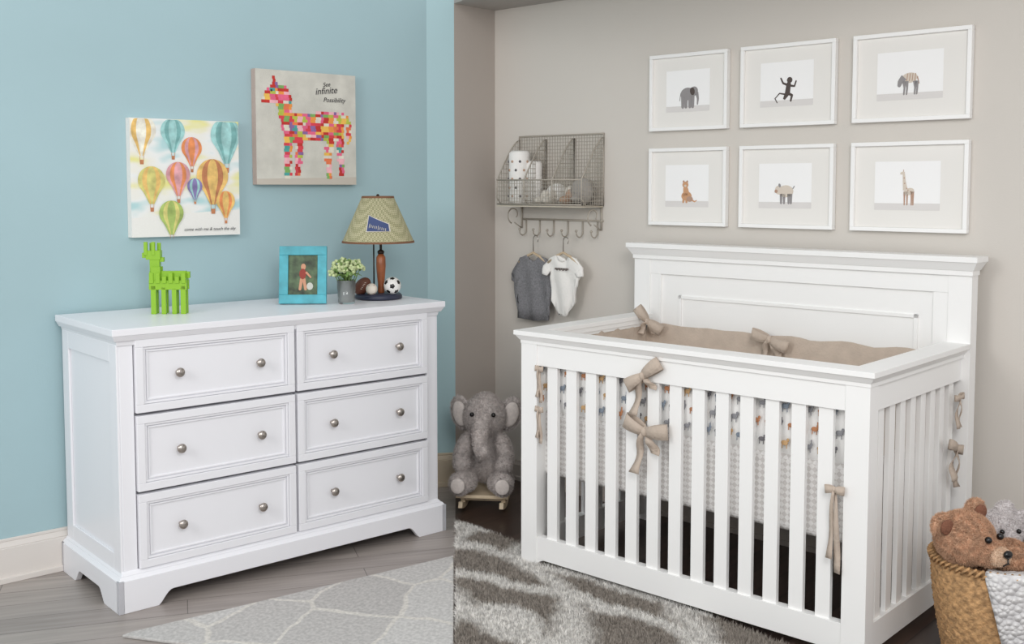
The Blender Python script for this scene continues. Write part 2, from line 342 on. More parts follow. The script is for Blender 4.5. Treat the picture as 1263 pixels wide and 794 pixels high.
def crib():
    w=whitec; W,D=CW,CD
    e=empty('crib',(AX,AY,0),-TH)
    b=MB()
    x0=.02; pw=.072
    def post(xa,xb,ya,yb,z0,z1): b.box(xa,xb,ya,yb,z0,z1,w)
    post(x0,x0+pw,.018,.075,0.006,CH1-.03); post(W-x0-pw,W-x0,.018,.075,0.0,CH1-.03)
    post(-.0,.075,D-.055,D,0,CH2-.05); post(W-.075,W,D-.055,D,0,CH2-.05)
    def rails(xa,xb,ya,yb):
        b.box(xa,xb,ya,yb,.030,.112,w); b.box(xa,xb,ya,yb,CH1-.12,CH1-.03,w)
    rails(x0+pw,W-x0-pw,.022,.052)
    rails(x0+.006,x0+.04,.075,D-.055); rails(W-x0-.04,W-x0-.006,.075,D-.055)
    for xa,sg in ((x0+pw,1),(W-x0-pw,-1)):
        pts=[(xa,.006)]+[(xa+sg*.05*(1-math.cos(t*math.pi/2)), .006+.026*math.sin(t*math.pi/2)) for t in [k/6 for k in range(7)]]+[(xa,.034)]
        b.prism(pts,.022,.052,w)
    def ring(z0,z1,o,oi,tin=0,tt=0):
        b.box(x0-o,W-x0+o,.018-o,.085+oi,z0,z1,w,(-tt,-tt,-tt,0))
        b.box(x0-o,x0+.065+oi,.085+oi,D-.05,z0,z1,w,(-tt,0,0,0)); b.box(W-x0-.065-oi,W-x0+o,.085+oi,D-.05,z0,z1,w,(0,-tt,0,0))
    ring(CH1-.016,CH1,.020,.0)
    ring(CH1-.034,CH1-.016,.004,-.004,tt=.013)
    ring(CH1-.046,CH1-.034,.002,-.01)
    n=13; sw=.045; xa=x0+pw; xb=W-x0-pw; g=(xb-xa-n*sw)/(n+1)
    for i in range(n):
        a=xa+g*(i+1)+sw*i; b.box(a,a+sw,.03,.046,.10,CH1-.11,w)
    n=8; sw=.038; ya=.075; yb=D-.055; g=(yb-ya-n*sw)/(n+1)
    for i in range(n):
        a=ya+g*(i+1)+sw*i
        b.box(x0+.015,x0+.03,a,a+sw,.10,CH1-.11,w); b.box(W-x0-.03,W-x0-.015,a,a+sw,.10,CH1-.11,w)
    b.box(.06,W-.06,D-.042,D-.012,.32,CH2-.05,w)
    yf=D-.050
    b.box(.075,W-.075,yf-.002,D-.02,CH2-.12,CH2-.05,w)
    b.box(.075,.125,yf,D-.02,.40,CH2-.12,w); b.box(W-.125,W-.075,yf,D-.02,.40,CH2-.12,w)
    X0,X1,Z0,Z1=.205,W-.175,.62,.925
    for q in ((X0,X1,Z1-.012,Z1),(X0,X1,Z0,Z0+.014),(X0,X0+.014,Z0,Z1),(X1-.014,X1,Z0,Z1)):
        b.box(q[0],q[1],yf+.002,D-.03,q[2],q[3],w)
    b.box(.075,W-.075,D-.05,D-.02,.32,.42,w)
    b.box(-.004,W+.004,D-.062,D+.004,CH2-.062,CH2-.046,w)
    b.box(-.006,W+.006,D-.064,D+.006,CH2-.046,CH2-.018,w,(-.016,-.016,-.016,-.012))
    b.box(-.024,W+.024,D-.084,D+.02,CH2-.018,CH2,w)
    b.build('frame',bevel=.0025,parent=e)
    m,nt,bs,mp=node_mat('quilted_mattress',.95)
    mp.inputs['Rotation'].default_value=(0,.785,0); mp.inputs['Scale'].default_value=(75,75,75)
    wv=nt.nodes.new('ShaderNodeTexChecker'); wv.inputs['Scale'].default_value=1; wv.inputs['Color1'].default_value=lin((214,210,207)); wv.inputs['Color2'].default_value=lin((238,236,234))
    nt.links.new(mp.outputs['Vector'],wv.inputs['Vector']); nt.links.new(wv.outputs['Color'],bs.inputs['Base Color'])
    mm=m
    sheet=mat('white_cotton',(248,247,245),.9,bump=.1,bscale=150)
    b=MB()
    b.box(.045,W-.06,.066,D-.065,.325,.56,mm)
    b.build('mattress',parent=e,bevel=.02,seg=4)
    def puffy(b,xa,xb,y,z0,z1,m,horiz='x',seg=30,th=.016,ph=0):
        vs=[];fs=[];nz=10
        for sd in (-1,1):
            for i in range(seg+1):
                t=i/seg; u=xa+(xb-xa)*t
                for j in range(nz+1):
                    q=j/nz; puff=th*(math.sin(math.pi*q)**.5)*(0.75+.25*abs(math.sin(t*math.pi*5)))
                    zz=z0+(z1-z0)*q - (.006*(1-abs(math.sin(t*math.pi*5+ph))))*q + .003*math.sin(t*37)*q
                    d=y+sd*puff+.003*math.sin(t*41+q*5)
                    vs.append((u,d,zz) if horiz=='x' else (d,u,zz))
        N=(seg+1)*(nz+1)
        for sd in (0,1):
            for i in range(seg):
                for j in range(nz):
                    a=sd*N+i*(nz+1)+j; f=(a,a+nz+1,a+nz+2,a+1); fs.append(f if sd==0 else f[::-1])
        b.add(vs,fs,m,True)
    b=MB(); puffy(b,.06,W-.075,.076,.55,.765,sheet)
    inks=[mat('print_%d'%i,c,.9,bump=.01) for i,c in enumerate([(184,128,92),(140,140,144),(110,108,112),(196,160,116),(130,140,152)])]
    rnd=random.Random(2)
    for row,z in enumerate((.595,.65,.705)):
        for k in range(30):
            x=.085+(W-.19)*(k+.5*(row%2))/30; ink=inks[rnd.randrange(5)]; y=.0535; s=rnd.uniform(1.1,1.4)
            b.ell((x,y,z),(.009*s,.001,.006*s),ink,nu=10,nv=6); b.ell((x+.008*s,y,z+.007*s),(.0035*s,.001,.0045*s),ink,nu=8,nv=6)
            for dx in (-.006,.005): b.box(x+dx*s-.001,x+dx*s+.001,y-.001,y+.001,z-.013*s,z,ink)
            if k%3==0: b.box(x+.0065*s,x+.009*s,y-.001,y+.001,z,z+.018*s,ink)
    b.build('animal_print_bumper',parent=e)
    b=MB()
    puffy(b,.08,W-.08,D-.072,.55,.812,taupef)
    puffy(b,.085,D-.08,.072,.55,.805,taupef,'y')
    puffy(b,.085,D-.08,W-.085,.45,.79,taupef,'y')
    b.build('linen_bumper',parent=e)
    b=MB()
    bow(b,(.555,.02,.745),taupef,1.15,(.04,.13),seed=1,tilt=-.75)
    bow(b,(.565,.02,.565),taupef,1.25,(.07,.14),seed=2,tilt=.12)
    bow(b,(.105,.022,.715),taupef,.5,(.12,.10),seed=3,loopw=.5); bow(b,(.105,.022,.57),taupef,.5,(.12,.10),seed=5,loopw=.5)
    bow(b,(W-.112,.012,.50),taupef,.6,(.24,.2),seed=4,loopw=.7)
    bow(b,(.115,D-.12,.825),taupef,1.0,(.05,.05),seed=6,face=(.3,-1,0),tilt=.7); bow(b,(.64,D-.10,.80),taupef,1.1,(.06,.09),seed=7,tilt=.3)
    bow(b,(W-.012,D-.15,.52),taupef,.8,(.13,.10),face=(1,0,0),seed=8,tilt=.2)
    bow(b,(W-.012,D-.12,.68),taupef,.5,(.10,.10),face=(1,0,0),seed=9)
    b.build('fabric_ties',parent=e)
    return e
crib()
# ------------------------------------------------------------ pictures over crib
framew=mat('picture_frame_white',(248,247,245),.4,bump=.02)
matb=mat('mat_board',(238,235,230),.9,bump=.02); prt=mat('print_paper',(250,249,248),.7,bump=.01); sand=mat('print_ground',(224,220,217),.8,bump=.01)
gA=mat('ink_grey',(150,146,146),.8,bump=.01); dA=mat('ink_dark',(84,74,70),.8,bump=.01); oA=mat('ink_orange',(206,158,120),.8,bump=.01)
cA=mat('ink_cream',(218,206,192),.8,bump=.01); rA=mat('ink_brown',(184,150,130),.8,bump=.01)
SX=[(.001,.361),(.418,.800),(.865,1.271)]; SZ=[(1.574,1.877),(1.196,1.505)]
def picture(col,row,kind):
    x0,x1=SX[col]; z0,z1=SZ[row]; b=MB(); yb=WB-.001; bw=.014
    for q in ((x0,x1,z0,z0+bw),(x0,x1,z1-bw,z1),(x0,x0+bw,z0+bw,z1-bw),(x1-bw,x1,z0+bw,z1-bw)):
        b.box(q[0],q[1],yb-.024,yb,q[2],q[3],framew)
    b.box(x0+bw,x1-bw,yb-.012,yb-.002,z0+bw,z1-bw,matb)
    W=x1-x0;H=z1-z0
    px0,px1,pz0,pz1=x0+W*.21,x0+W*.77,z0+H*.24,z0+H*.78
    y=yb-.0125; b.flat([(px0,pz0),(px1,pz0),(px1,pz1),(px0,pz1)],y,prt)
    b.flat([(px0,pz0),(px1,pz0),(px1,pz0+(pz1-pz0)*.14),(px0,pz0+(pz1-pz0)*.14)],y-.0003,sand)
    cx=(px0+px1)/2; g=pz0+(pz1-pz0)*.1; u=(pz1-pz0)*.56; y-=.0006
    def E(x,z,rx,rz,m,rot=0,k=0): b.fell(cx+x*u,g+z*u,rx*u,rz*u,y-k*.0002,m,rot)
    def L(pts,ws,m,k=0):
        b.fline([(cx+p[0]*u,g+p[1]*u) for p in pts],[q*u for q in ws] if isinstance(ws,list) else ws*u,y-k*.0002,m)
    if kind=='elephant':
        E(.0,.58,.36,.27,gA); E(.33,.68,.19,.2,gA,0,1)
        for x in (-.24,-.08,.12,.26): L([(x,.5),(x,.03)],[.09,.075],gA,1)
        L([(.46,.62),(.52,.35),(.5,.12)],[.08,.05,.03],gA,1); E(.24,.68,.12,.17,dA,.2,2); L([(-.35,.62),(-.4,.3)],[.02,.015],gA)
    elif kind=='monkey':
        L([(-.1,.1),(.05,.35),(.1,.7)],[.05,.11,.1],dA); E(.14,.86,.12,.12,dA,0,1)
        L([(.08,.65),(-.15,.75),(-.25,.95)],[.05,.04,.03],dA); L([(.1,.65),(.35,.6),(.42,.8)],[.05,.035,.03],dA)
        L([(.03,.35),(.25,.25),(.2,.03)],[.06,.05,.04],dA); L([(-.05,.3),(-.3,.35),(-.5,.15),(-.4,-.02)],[.035,.025,.02,.02],dA)
    elif kind=='zebra':
        E(0,.62,.30,.19,cA,.1); L([(-.2,.65),(-.34,.5),(-.38,.36)],[.13,.1,.07],gA,1)
        for x in (-.2,-.1,.2,.28): L([(x,.5),(x+.02,.25),(x,.02)],[.07,.035,.03],gA,1)
        for x in (-.1,.0,.1,.2): L([(x,.5),(x+.03,.77)],[.014,.014],rA,2)
        L([(.29,.66),(.36,.4)],[.025,.015],rA)
    elif kind=='tiger':
        E(0,.28,.26,.2,oA); L([(.0,.3),(-.05,.6)],[.17,.12],oA,1); E(-.06,.76,.15,.14,oA,0,1); E(-.15,.9,.05,.05,rA); E(.03,.9,.05,.05,rA)
        L([(-.12,.4),(-.16,.03)],[.06,.05],oA,1); L([(.0,.4),(.0,.03)],[.06,.05],oA,1); E(-.06,.72,.06,.05,cA,0,2); L([(.2,.15),(.4,.05),(.5,.1)],[.04,.03,.02],oA); E(.16,.16,.16,.12,rA,0,2)
    elif kind=='piglet':
        E(.05,.5,.33,.24,cA); E(-.25,.55,.17,.18,cA,0,1); E(-.37,.5,.07,.07,rA,0,2)
        for x in (-.15,-.02,.18,.28): L([(x,.4),(x,.03)],[.06,.045],gA)
        E(-.22,.73,.05,.08,gA,.3,2); L([(.35,.6),(.42,.7)],[.02,.02],gA)
    else:
        E(.08,.5,.2,.13,cA,.3); L([(-.05,.55),(-.1,.9),(-.12,1.15)],[.09,.055,.04],cA,1); E(-.17,1.18,.09,.05,cA,.3,2)
        for x in (-.08,.02,.18,.24): L([(x,.5),(x,.25),(x,.02)],[.04,.028,.024],rA)
        for p in ((-.08,.8),(-.1,1.0),(.05,.55),(.15,.5),(.0,.62)): E(p[0],p[1],.022,.025,rA,0,3)
        L([(-.14,1.2),(-.13,1.3)],[.012,.012],rA)
    b.build('framed_picture',(AX,AY,0),-TH,.0012)
for i,k in enumerate(['elephant','monkey','zebra','tiger','piglet','giraffe']): picture(i%3,i//3,k)
# ------------------------------------------------------------ wire wall shelf
wire=mat('wire_metal',(178,170,158),.5,.25,bump=.02)
def shelf():
    b=MB(); x0,x1=-.72,-.243; zt,zb=1.575,1.27; y=WB-.006; r=.0009
    W=x1-x0
    n=32
    for i in range(n+1):
        x=x0+W*i/n; b.box(x-r,x+r,y-r,y+r,zb,zt,wire)
    for j in range(21):
        z=zb+(zt-zb)*j/20; b.box(x0,x1,y-r,y+r,z-r,z+r,wire)
    b.tube([(x0,y,zb),(x1,y,zb),(x1,y,zt),(x0,y,zt)],.004,wire,closed=True)
    dep=.15; yf=y-dep; zf=1.38
    def prof(t):
        return (y-dep*t, 1.56-(1.56-zf)*(1-math.cos(t*math.pi/2))**.8 )
    for k in range(4):
        x=x0+W*k/3
        P=[(x,)+prof(t/8) for t in range(9)]+[(x,yf,zb+.03),(x,yf+.03,zb),(x,y,zb)]
        b.tube(P,.0032,wire,n=6,closed=True)
        for t in range(1,10):
            yy,zz=prof(t/10); b.box(x-r,x+r,yy-r,yy+r,zb,zz,wire)
        for j in range(1,15):
            z=zb+.02*j
            t=0
            while t<1 and prof(t)[1]>z: t+=.02
            b.box(x-r,x+r,prof(min(t,1))[0],y,z-r,z+r,wire)
    for i in range(n+1):
        x=x0+W*i/n; b.box(x-r,x+r,yf-r,yf+r,zb+.01,zf,wire); b.box(x-r,x+r,yf,y,zb-r,zb+r,wire)
    for j in range(7):
        z=zb+.0157*j; b.box(x0,x1,yf-r,yf+r,z-r,z+r,wire)
    b.tube([(x0,yf,zb+.005),(x1,yf,zb+.005)],.0032,wire); b.tube([(x0,yf,zf),(x1,yf,zf)],.0032,wire)
    b.box(x0,x1,yf,y,zb-.006,zb-.002,mat('shelf_tray',(206,196,178),.6,bump=.02))
    zr=1.205
    b.tube([(x0+.02,y,zr),(x1,y,zr)],.004,wire)
    for x in (x0+.015,x1-.01):
        pts=[]
        for t in range(22):
            a=-1.2+t/21*5.0; rr=.045*(1-.55*t/21); pts.append((x,y-.055-rr*math.cos(a),1.225+rr*math.sin(a)*.9))
        b.tube(pts,.003,wire,n=6); b.tube([(x,y,zb),(x,y,1.165)],.004,wire); b.tube([(x,y-.004,1.165),(x,y-.05,1.19)],.003,wire,n=6)
    for k in range(6):
        x=x0+.04+(W-.07)*k/5
        pts=[(x,y,zr)]+[(x,y-.0-.022*(1-math.cos(a)),zr-.05-.022*math.sin(a)) for a in [math.pi*t/10 for t in range(11)]]
        b.tube(pts,.003,wire,n=6); b.ell((x,y-.044,zr-.045),.006,wire,nu=10,nv=8)
    tw=mat('white_swaddle',(242,239,235),.9,bump=.2); pk=mat('swaddle_print',(96,94,96),.9,bump=.02); gr=mat('grey_bootie',(168,163,158),.9,bump=.3,bscale=90); br=mat('tan_cloth',(190,160,138),.9,bump=.3); ck=mat('cream_knit',(230,224,214),.9,bump=.3,bscale=90)
    for (x,yy,z,rr,l,dots) in ((x0+.075,y-.085,1.274,.046,.235,1),(x0+.130,y-.05,1.274,.036,.19,0)):
        prof2=[(rr*.85,0),(rr,.012)]
        for q in range(1,9): prof2.append((rr*(1+.02*(q%2)),.012+(l-.024)*q/8))
        prof2+=[(rr*.8,l),(rr*.7,l-.006),(rr*.55,l),(rr*.42,l-.006),(rr*.25,l),(rr*.1,l-.004)]
        b.lathe(prof2,tw,c=(x,yy,z),n=24)
        if dots:
            for j in range(5):
                for i in range(8):
                    a=2*math.pi*(i+.5*(j%2))/8; zz=z+.035+.038*j
                    b.ell((x+rr*1.01*math.cos(a),yy+rr*1.01*math.sin(a),zz),(.006,.006,.006),(pk if (i+j)%2 else br),nu=6,nv=5)
    for (x,z,m) in ((x0+.205,1.292,ck),(x0+.25,1.292,ck),(x0+.345,1.295,br),(x0+.41,1.30,gr)):
        b.ell((x,y-.085,z),(.022,.045,.018),m); b.ell((x,y-.06,z+.018),(.02,.022,.027),m)
    b.ell((x0+.40,y-.05,1.33),(.055,.035,.06),gr); b.ell((x0+.25,y-.035,1.32),(.06,.025,.045),tw); b.ell((x0+.33,y-.04,1.315),(.03,.03,.04),ck)
    b.build('wire_wall_shelf',(AX,AY,0),-TH)
shelf()
# ------------------------------------------------------------ baby clothes
def garment(name,outline,cx,ztop,y,m,extra=None,th=.012):
    e=empty(name,(AX,AY,0),-TH)
    bm=bmesh.new()
    vs=[bm.verts.new((cx+p[0],y,ztop+p[1])) for p in outline]
    f=bm.faces.new(vs); 
    bmesh.ops.triangulate(bm,faces=[f])
    me=bpy.data.meshes.new('cloth'); 
    bmesh.ops.subdivide_edges(bm,edges=bm.edges[:],cuts=4,use_grid_fill=True)
    bmesh.ops.triangulate(bm,faces=bm.faces[:])
    for v in bm.verts:
        x=v.co.x-cx; z=v.co.z-ztop
        v.co.y+= .006*math.sin(x*70+z*12)*min(1,abs(z)*8)+.003*math.sin(z*60+x*30)
    bm.to_mesh(me); bm.free()
    for p in me.polygons: p.use_smooth=True
    me.materials.append(m); ob=bpy.data.objects.new('cloth',me); COL.objects.link(ob); ob.parent=e
    s=ob.modifiers.new('solid','SOLIDIFY'); s.thickness=th; s.offset=0
    b=MB(); hw=mat('hanger_wood',(206,184,154),.5,bump=.05)
    b.tube([(cx-.085,y,ztop-.035),(cx-.04,y,ztop-.005),(cx,y,ztop+.012),(cx+.04,y,ztop-.005),(cx+.085,y,ztop-.035)],.006,hw)
    h=1.118-ztop
    hk=[(cx,y,ztop+.01),(cx,y,ztop+h)]+[(cx+.014-.014*math.cos(a),y,ztop+h+.016*math.sin(a)) for a in [math.pi*t/8 for t in range(1,11)]]
    b.tube(hk,.002,nickel,n=6)
    if extra: extra(b,cx,ztop,y)
    b.build('hanger',parent=e)
tee=[(-.035,.0),(-.02,-.018),(.0,-.024),(.02,-.018),(.035,.0),(.075,-.012),(.125,-.085),(.133,-.118),(.098,-.128),(.082,-.105),(.082,-.2),(.086,-.285),(0,-.292),(-.086,-.285),(-.082,-.2),(-.082,-.105),(-.098,-.128),(-.133,-.118),(-.125,-.085),(-.075,-.012)]
one=[(-.035,.0),(-.02,-.02),(.0,-.027),(.02,-.02),(.035,.0),(.07,-.012),(.108,-.05),(.112,-.085),(.085,-.092),(.070,-.07),(.066,-.14),(.062,-.2),(.040,-.235),(.025,-.262),(-.025,-.262),(-.040,-.235),(-.062,-.2),(-.066,-.14),(-.070,-.07),(-.085,-.092),(-.112,-.085),(-.108,-.05),(-.07,-.012)]
def txt(b,cx,z,y):
    ink=mat('onesie_ink',(110,100,95),.9,bump=.01)
    for k in range(9): b.box(cx-.036+.0085*k,cx-.031+.0085*k,y-.014,y-.011,z-.062-.003*(k%2),z-.054,ink)
    for k in range(3): b.ell((cx-.015+.015*k,y-.007,z-.256),(.003,.002,.003),ink,nu=8,nv=6)
garment('baby_t_shirt',tee,-.602,1.045,WB-.045,mat('grey_marl_jersey',(134,133,136),.95,bump=.3,bscale=150,var=.12,vscale=160))
garment('baby_onesie',one,-.405,1.055,WB-.075,mat('white_jersey',(246,243,238),.95,bump=.2,bscale=120),txt)
# ------------------------------------------------------------ plush elephant on stool
plush=mat('grey_plush',(200,191,187),1,var=.10,vscale=60)
pale=mat('pale_plush',(222,212,206),1,var=.05,vscale=90)
blk=mat('black_eye',(20,18,18),.2)
def elephant():
    e=empty('plush_elephant',(-.112,4.50,.002),-.1)
    b=MB()
    b.ell((0,.02,.215),(.098,.085,.125),plush); b.ell((0,-.02,.385),(.092,.082,.090),plush); b.ell((0,.0,.43),(.06,.06,.05),plush)
    for sg in (-1,1):
        b.ell((sg*.105,.01,.39),(.050,.016,.078),plush,(0,sg*.25,sg*.35))
        b.ell((sg*.085,-.06,.25),(.035,.042,.08),plush,(-.5,sg*-.35,0))
        b.ell((sg*.088,-.095,.195),(.036,.036,.036),plush)
        b.ell((sg*.075,-.09,.125),(.048,.085,.042),plush,(0,0,sg*-.25))
        b.ell((sg*.088,-.155,.128),(.045,.035,.048),plush)
    pts=[(0,-.09,.38),(-.005,-.115,.35),(-.008,-.13,.315),(-.005,-.14,.28),(.004,-.155,.26),(.012,-.175,.265),(.015,-.185,.285)]
    for i,(p,q) in enumerate(zip(pts[:-1],pts[1:])):
        for t in (0,.5): 
            rr=.038-.0035*i
            b.ell(tuple(p[k]*(1-t)+q[k]*t for k in range(3)),rr,plush,nu=12,nv=8)
    o=b.build('body',parent=e); remesh(o,.006,5); furry(o,50000,.009,.0011,plush,3)
    b=MB()
    for sg in (-1,1):
        b.ell((sg*.045,-.096,.405),.0095,blk); b.ell((sg*.092,-.192,.128),(.03,.008,.032),pale); b.ell((sg*.108,-.010,.39),(.035,.012,.054),pale,(0,sg*.25,sg*.35))
    b.build('features',parent=e)
elephant()
def stool():
    wd=mat('light_wood',(222,202,172),.5,bump=.1,var=.06,vscale=12); b=MB()
    b.box(-.11,.11,-.13,.10,.062,.076,wd)
    for x in (-.085,.085):
        P=[]; 
        for k in range(13): a=-1+k/6; P.append((a*.17,.002+.03*a*a))
        for k in range(12,-1,-1): a=-1+k/6; P.append((a*.155,.026+.03*a*a))
        b.prism([(p[0],p[1]) for p in P],x-.009,x+.009,wd,'yz')
        b.box(x-.009,x+.009,-.09,-.06,.02,.066,wd); b.box(x-.009,x+.009,.04,.07,.02,.066,wd)
    b.tube([(-.085,-.075,.045),(.085,-.075,.045)],.007,wd)
    b.build('wooden_rocker_stool',(-.112,4.50,0),-.1,.003)
stool()
# ------------------------------------------------------------ rugs
def inside(P,x,y):
    r=np.zeros(len(x),bool); j=len(P)-1
    for i in range(len(P)):
        xi,yi=P[i];xj,yj=P[j]
        c=((yi>y)!=(yj>y))&(x<(xj-xi)*(y-yi)/(yj-yi+1e-12)+xi); r^=c; j=i
    return r
def seamx(y): return -.0532*(.9976*y+.093)
shag=wave_rug('shag_rug_pile',(172,163,153),(250,247,242),.62,1.25,6.0,.5,75)
R=[(seamx(4.25)+.004,4.25),(.1,3.89),(.98,2.86),(1.0,2.6),(.7,1.9),(seamx(1.9)+.004,1.9)]
b=MB(); b.prism(R,.0005,.006,shag,'xy'); rug=b.build('shag_rug')
rs=np.random.RandomState(3); N=260000
x=rs.uniform(-.25,1.0,N); y=rs.uniform(2.5,4.25,N); k=inside(R,x,y); x=x[k];y=y[k]; n=len(x)
P=np.stack([x,y,np.full(n,.004)],1); Nn=np.zeros((n,3)); Nn[:,2]=1
blades('pile',P,Nn,.022,.0017,shag,rug,5,.6,0)
flat=vor_rug('patterned_rug_pile',(182,179,176),(198,196,193),(208,204,197),4.0,.020,.10,.16,nscale=90,sx=1,sy=.8,rot=.3)
L=[(-1.17,3.14),(-1.15,3.165),(seamx(3.84)-.004,3.84),(seamx(1.9)-.004,1.9),(-.45,2.5),(-.78,3.03)]
b=MB(); b.prism(L,.0005,.010,flat,'xy'); b.build('patterned_rug',bevel=.003)
# ------------------------------------------------------------ basket with toys
def basket():
    bas=mat('woven_seagrass',(196,154,108),.85,bump=.5,bscale=120,var=.22,vscale=60)
    e=(1.362,2.955,0); b=MB(); n=120; rows=44; H=.310
    vs=[];fs=[]
    for j in range(rows+1):
        t=j/rows; r=.128+.045*math.sin(t*1.5)
        for i in range(n):
            a=2*math.pi*i/n; d=.0045*math.sin(a*30+ (math.pi if (j//2)%2 else 0))*(1 if j%2==0 else .3)
            vs.append(((r+d)*math.cos(a),(r+d)*math.sin(a),.004+H*t))
    for j in range(rows):
        for i in range(n):
            k=(i+1)%n; fs.append((j*n+i,j*n+k,(j+1)*n+k,(j+1)*n+i))
    b.add(vs,fs,bas,True)
    b.lathe([(.12,.002),(.12,.006)],bas,n=40)
    b.lathe([(.115,.01),(.160,H-.005)],bas,n=60,cap=False)
    for q in (0,math.pi):
        pts=[(.168*math.cos(2*math.pi*i/60),.168*math.sin(2*math.pi*i/60),H+.003+.003*math.sin(i*math.pi+q)) for i in range(60)]
        b.tube(pts,.009,bas,closed=True,n=8)
    for i in range(60):
        a=2*math.pi*i/60; a2=a+.12
        b.tube([(.177*math.cos(a),.177*math.sin(a),H-.008),(.181*math.cos((a+a2)/2),.181*math.sin((a+a2)/2),H+.004),(.170*math.cos(a2),.170*math.sin(a2),H+.013)],.004,bas,n=5)
    b.build('woven_basket',e)
    kn,nt,bs,mp=node_mat('knit_blanket',.95)
    v=nt.nodes.new('ShaderNodeTexVoronoi'); v.inputs['Scale'].default_value=70; nt.links.new(mp.outputs['Vector'],v.inputs['Vector'])
    cr=nt.nodes.new('ShaderNodeValToRGB'); cr.color_ramp.elements[0].color=lin((246,244,242)); cr.color_ramp.elements[1].color=lin((215,213,213)); cr.color_ramp.elements[1].position=.7
    nt.links.new(v.outputs['Distance'],cr.inputs['Fac']); nt.links.new(cr.outputs['Color'],bs.inputs['Base Color'])
    bp=nt.nodes.new('ShaderNodeBump'); bp.inputs['Strength'].default_value=.8; bp.inputs['Distance'].default_value=.01; bp.invert=True
    nt.links.new(v.outputs['Distance'],bp.inputs['Height']); nt.links.new(bp.outputs['Normal'],bs.inputs['Normal'])
    b=MB(); vs=[];fs=[]; na=24; nr=26
    for j in range(nr+1):
        t=j/nr
        for i in range(na+1):
            u=i/na; a0=-2.15+.42*max(0,t-.3)/.7; a=a0+(0.1-a0)*u
            if t<.25: r=.10+.088*(t/.25); z=H+.0+.014*math.sin(t/.25*math.pi/2)
            else:
                q=(t-.25)/.75; zz=H*(1-q*.93); r=.128+.045*math.sin((zz/H)*1.5)+.014; z=zz+.014*(1-q)
            r+=.004*math.sin(a*16+t*3)
            vs.append((r*math.cos(a),r*math.sin(a),z))
    for j in range(nr):
        for i in range(na): k=j*(na+1)+i; fs.append((k,k+1,k+na+2,k+na+1))
    b.add(vs,fs,kn,True); o=b.build('knit_blanket',e); s=o.modifiers.new('s','SOLIDIFY'); s.thickness=.006; s.offset=1
basket()
def teddy():
    fur=mat('teddy_fur',(208,168,138),1,var=.14,vscale=50); fur2=mat('teddy_muzzle_fur',(224,196,170),1,var=.06,vscale=70)
    pad=mat('teddy_inner_ear',(132,88,68),1,bump=.8,bscale=150)
    e=empty('teddy_bear',(1.248,2.905,.385),.35)
    b=MB()
    b.ell((0,0,0),(.080,.078,.074),fur); b.ell((-.070,.01,.040),(.034,.018,.034),fur,(0,-.3,0)); b.ell((.052,.02,.068),(.032,.018,.032),fur)
    b.ell((.03,-.062,-.027),(.044,.035,.036),fur)
    b.ell((.095,.01,-.080),(.09,.07,.062),fur,(0,.35,0))
    b.ell((.105,-.070,-.052),(.075,.034,.030),fur,(0,.12,-.12)); b.ell((.180,-.082,-.050),(.036,.034,.031),fur)
    b.ell((.16,.0,-.07),(.06,.05,.045),fur)
    o=b.build('body',parent=e); remesh(o,.005,4); furry(o,50000,.008,.0010,fur,7)
    b=MB()
    b.ell((.035,-.088,-.028),(.032,.026,.025),fur2)
    o=b.build('muzzle',parent=e); furry(o,4000,.005,.001,fur2,8)
    b=MB()
    b.ell((.037,-.118,-.014),(.014,.009,.011),blk)
    b.ell((.004,-.082,.018),.0095,blk); b.ell((.058,-.068,.018),.0095,blk)
    b.ell((-.071,-.012,.040),(.022,.010,.022),pad); b.ell((.053,-.001,.068),(.02,.010,.02),pad)
    b.tube([(.037,-.119,-.024),(.037,-.119,-.038),(.026,-.113,-.046)],.0022,blk,n=6); b.tube([(.037,-.119,-.038),(.050,-.111,-.044)],.0022,blk,n=6)
    b.build('face',parent=e)
teddy()
def small_ele():
    e=empty('small_plush_elephant',(1.415,3.06,.355),.1); b=MB()
    g=mat('light_grey_plush',(214,208,207),1,var=.05,vscale=80)
    b.ell((0,0,.0),(.06,.06,.06),g); b.ell((-.06,.0,.01),(.035,.014,.05),g,(0,-.3,0)); b.ell((.06,0,.01),(.035,.014,.05),g,(0,.3,0)); b.ell((0,.02,-.09),(.06,.06,.07),g)
    for k in range(8): b.ell((.0,-.055-.006*k,-.01-.008*k),.024-.0015*k,g,nu=12,nv=8)
    b.ell((.02,.01,.055),(.03,.02,.03),g)
    o=b.build('body',parent=e); remesh(o,.005,4); furry(o,18000,.008,.001,g,9)
    b=MB(); b.ell((-.025,-.057,.015),.007,blk); b.ell((.025,-.057,.015),.007,blk); b.build('eyes',parent=e)
small_ele()
# ------------------------------------------------------------ wall canvases (teal wall)
def hexc(h): return tuple(int(h[i:i+2],16) for i in (0,2,4))
def P_(n,h,k=.14): return mat(n,hexc(h),.85,var=k,vscale=30,bump=.01)
pal=[P_('paint_%d'%i,h) for i,h in enumerate(['cf5a4a','e8935e','eac276','a9bf6c','7fb4b2','a3d2d0','c0566a','e0a6ac','8d82b4','d6cf80','f1eadb','c4835c'])]
canvas_w=mat('canvas_edge',(238,237,232),.9,bump=.2,bscale=300)
def text(s,x,z,size,y,m,parent,rot=0):
    cu=bpy.data.curves.new('lettering','FONT'); cu.body=s; cu.size=size; cu.shear=.3; cu.extrude=.0002
    o=bpy.data.objects.new('lettering',cu); COL.objects.link(o); o.parent=parent; o.location=(x,y,z); o.rotation_euler=(math.pi/2,rot,0); cu.materials.append(m)
inkb=mat('lettering_ink',(60,58,60),.9,bump=.01)
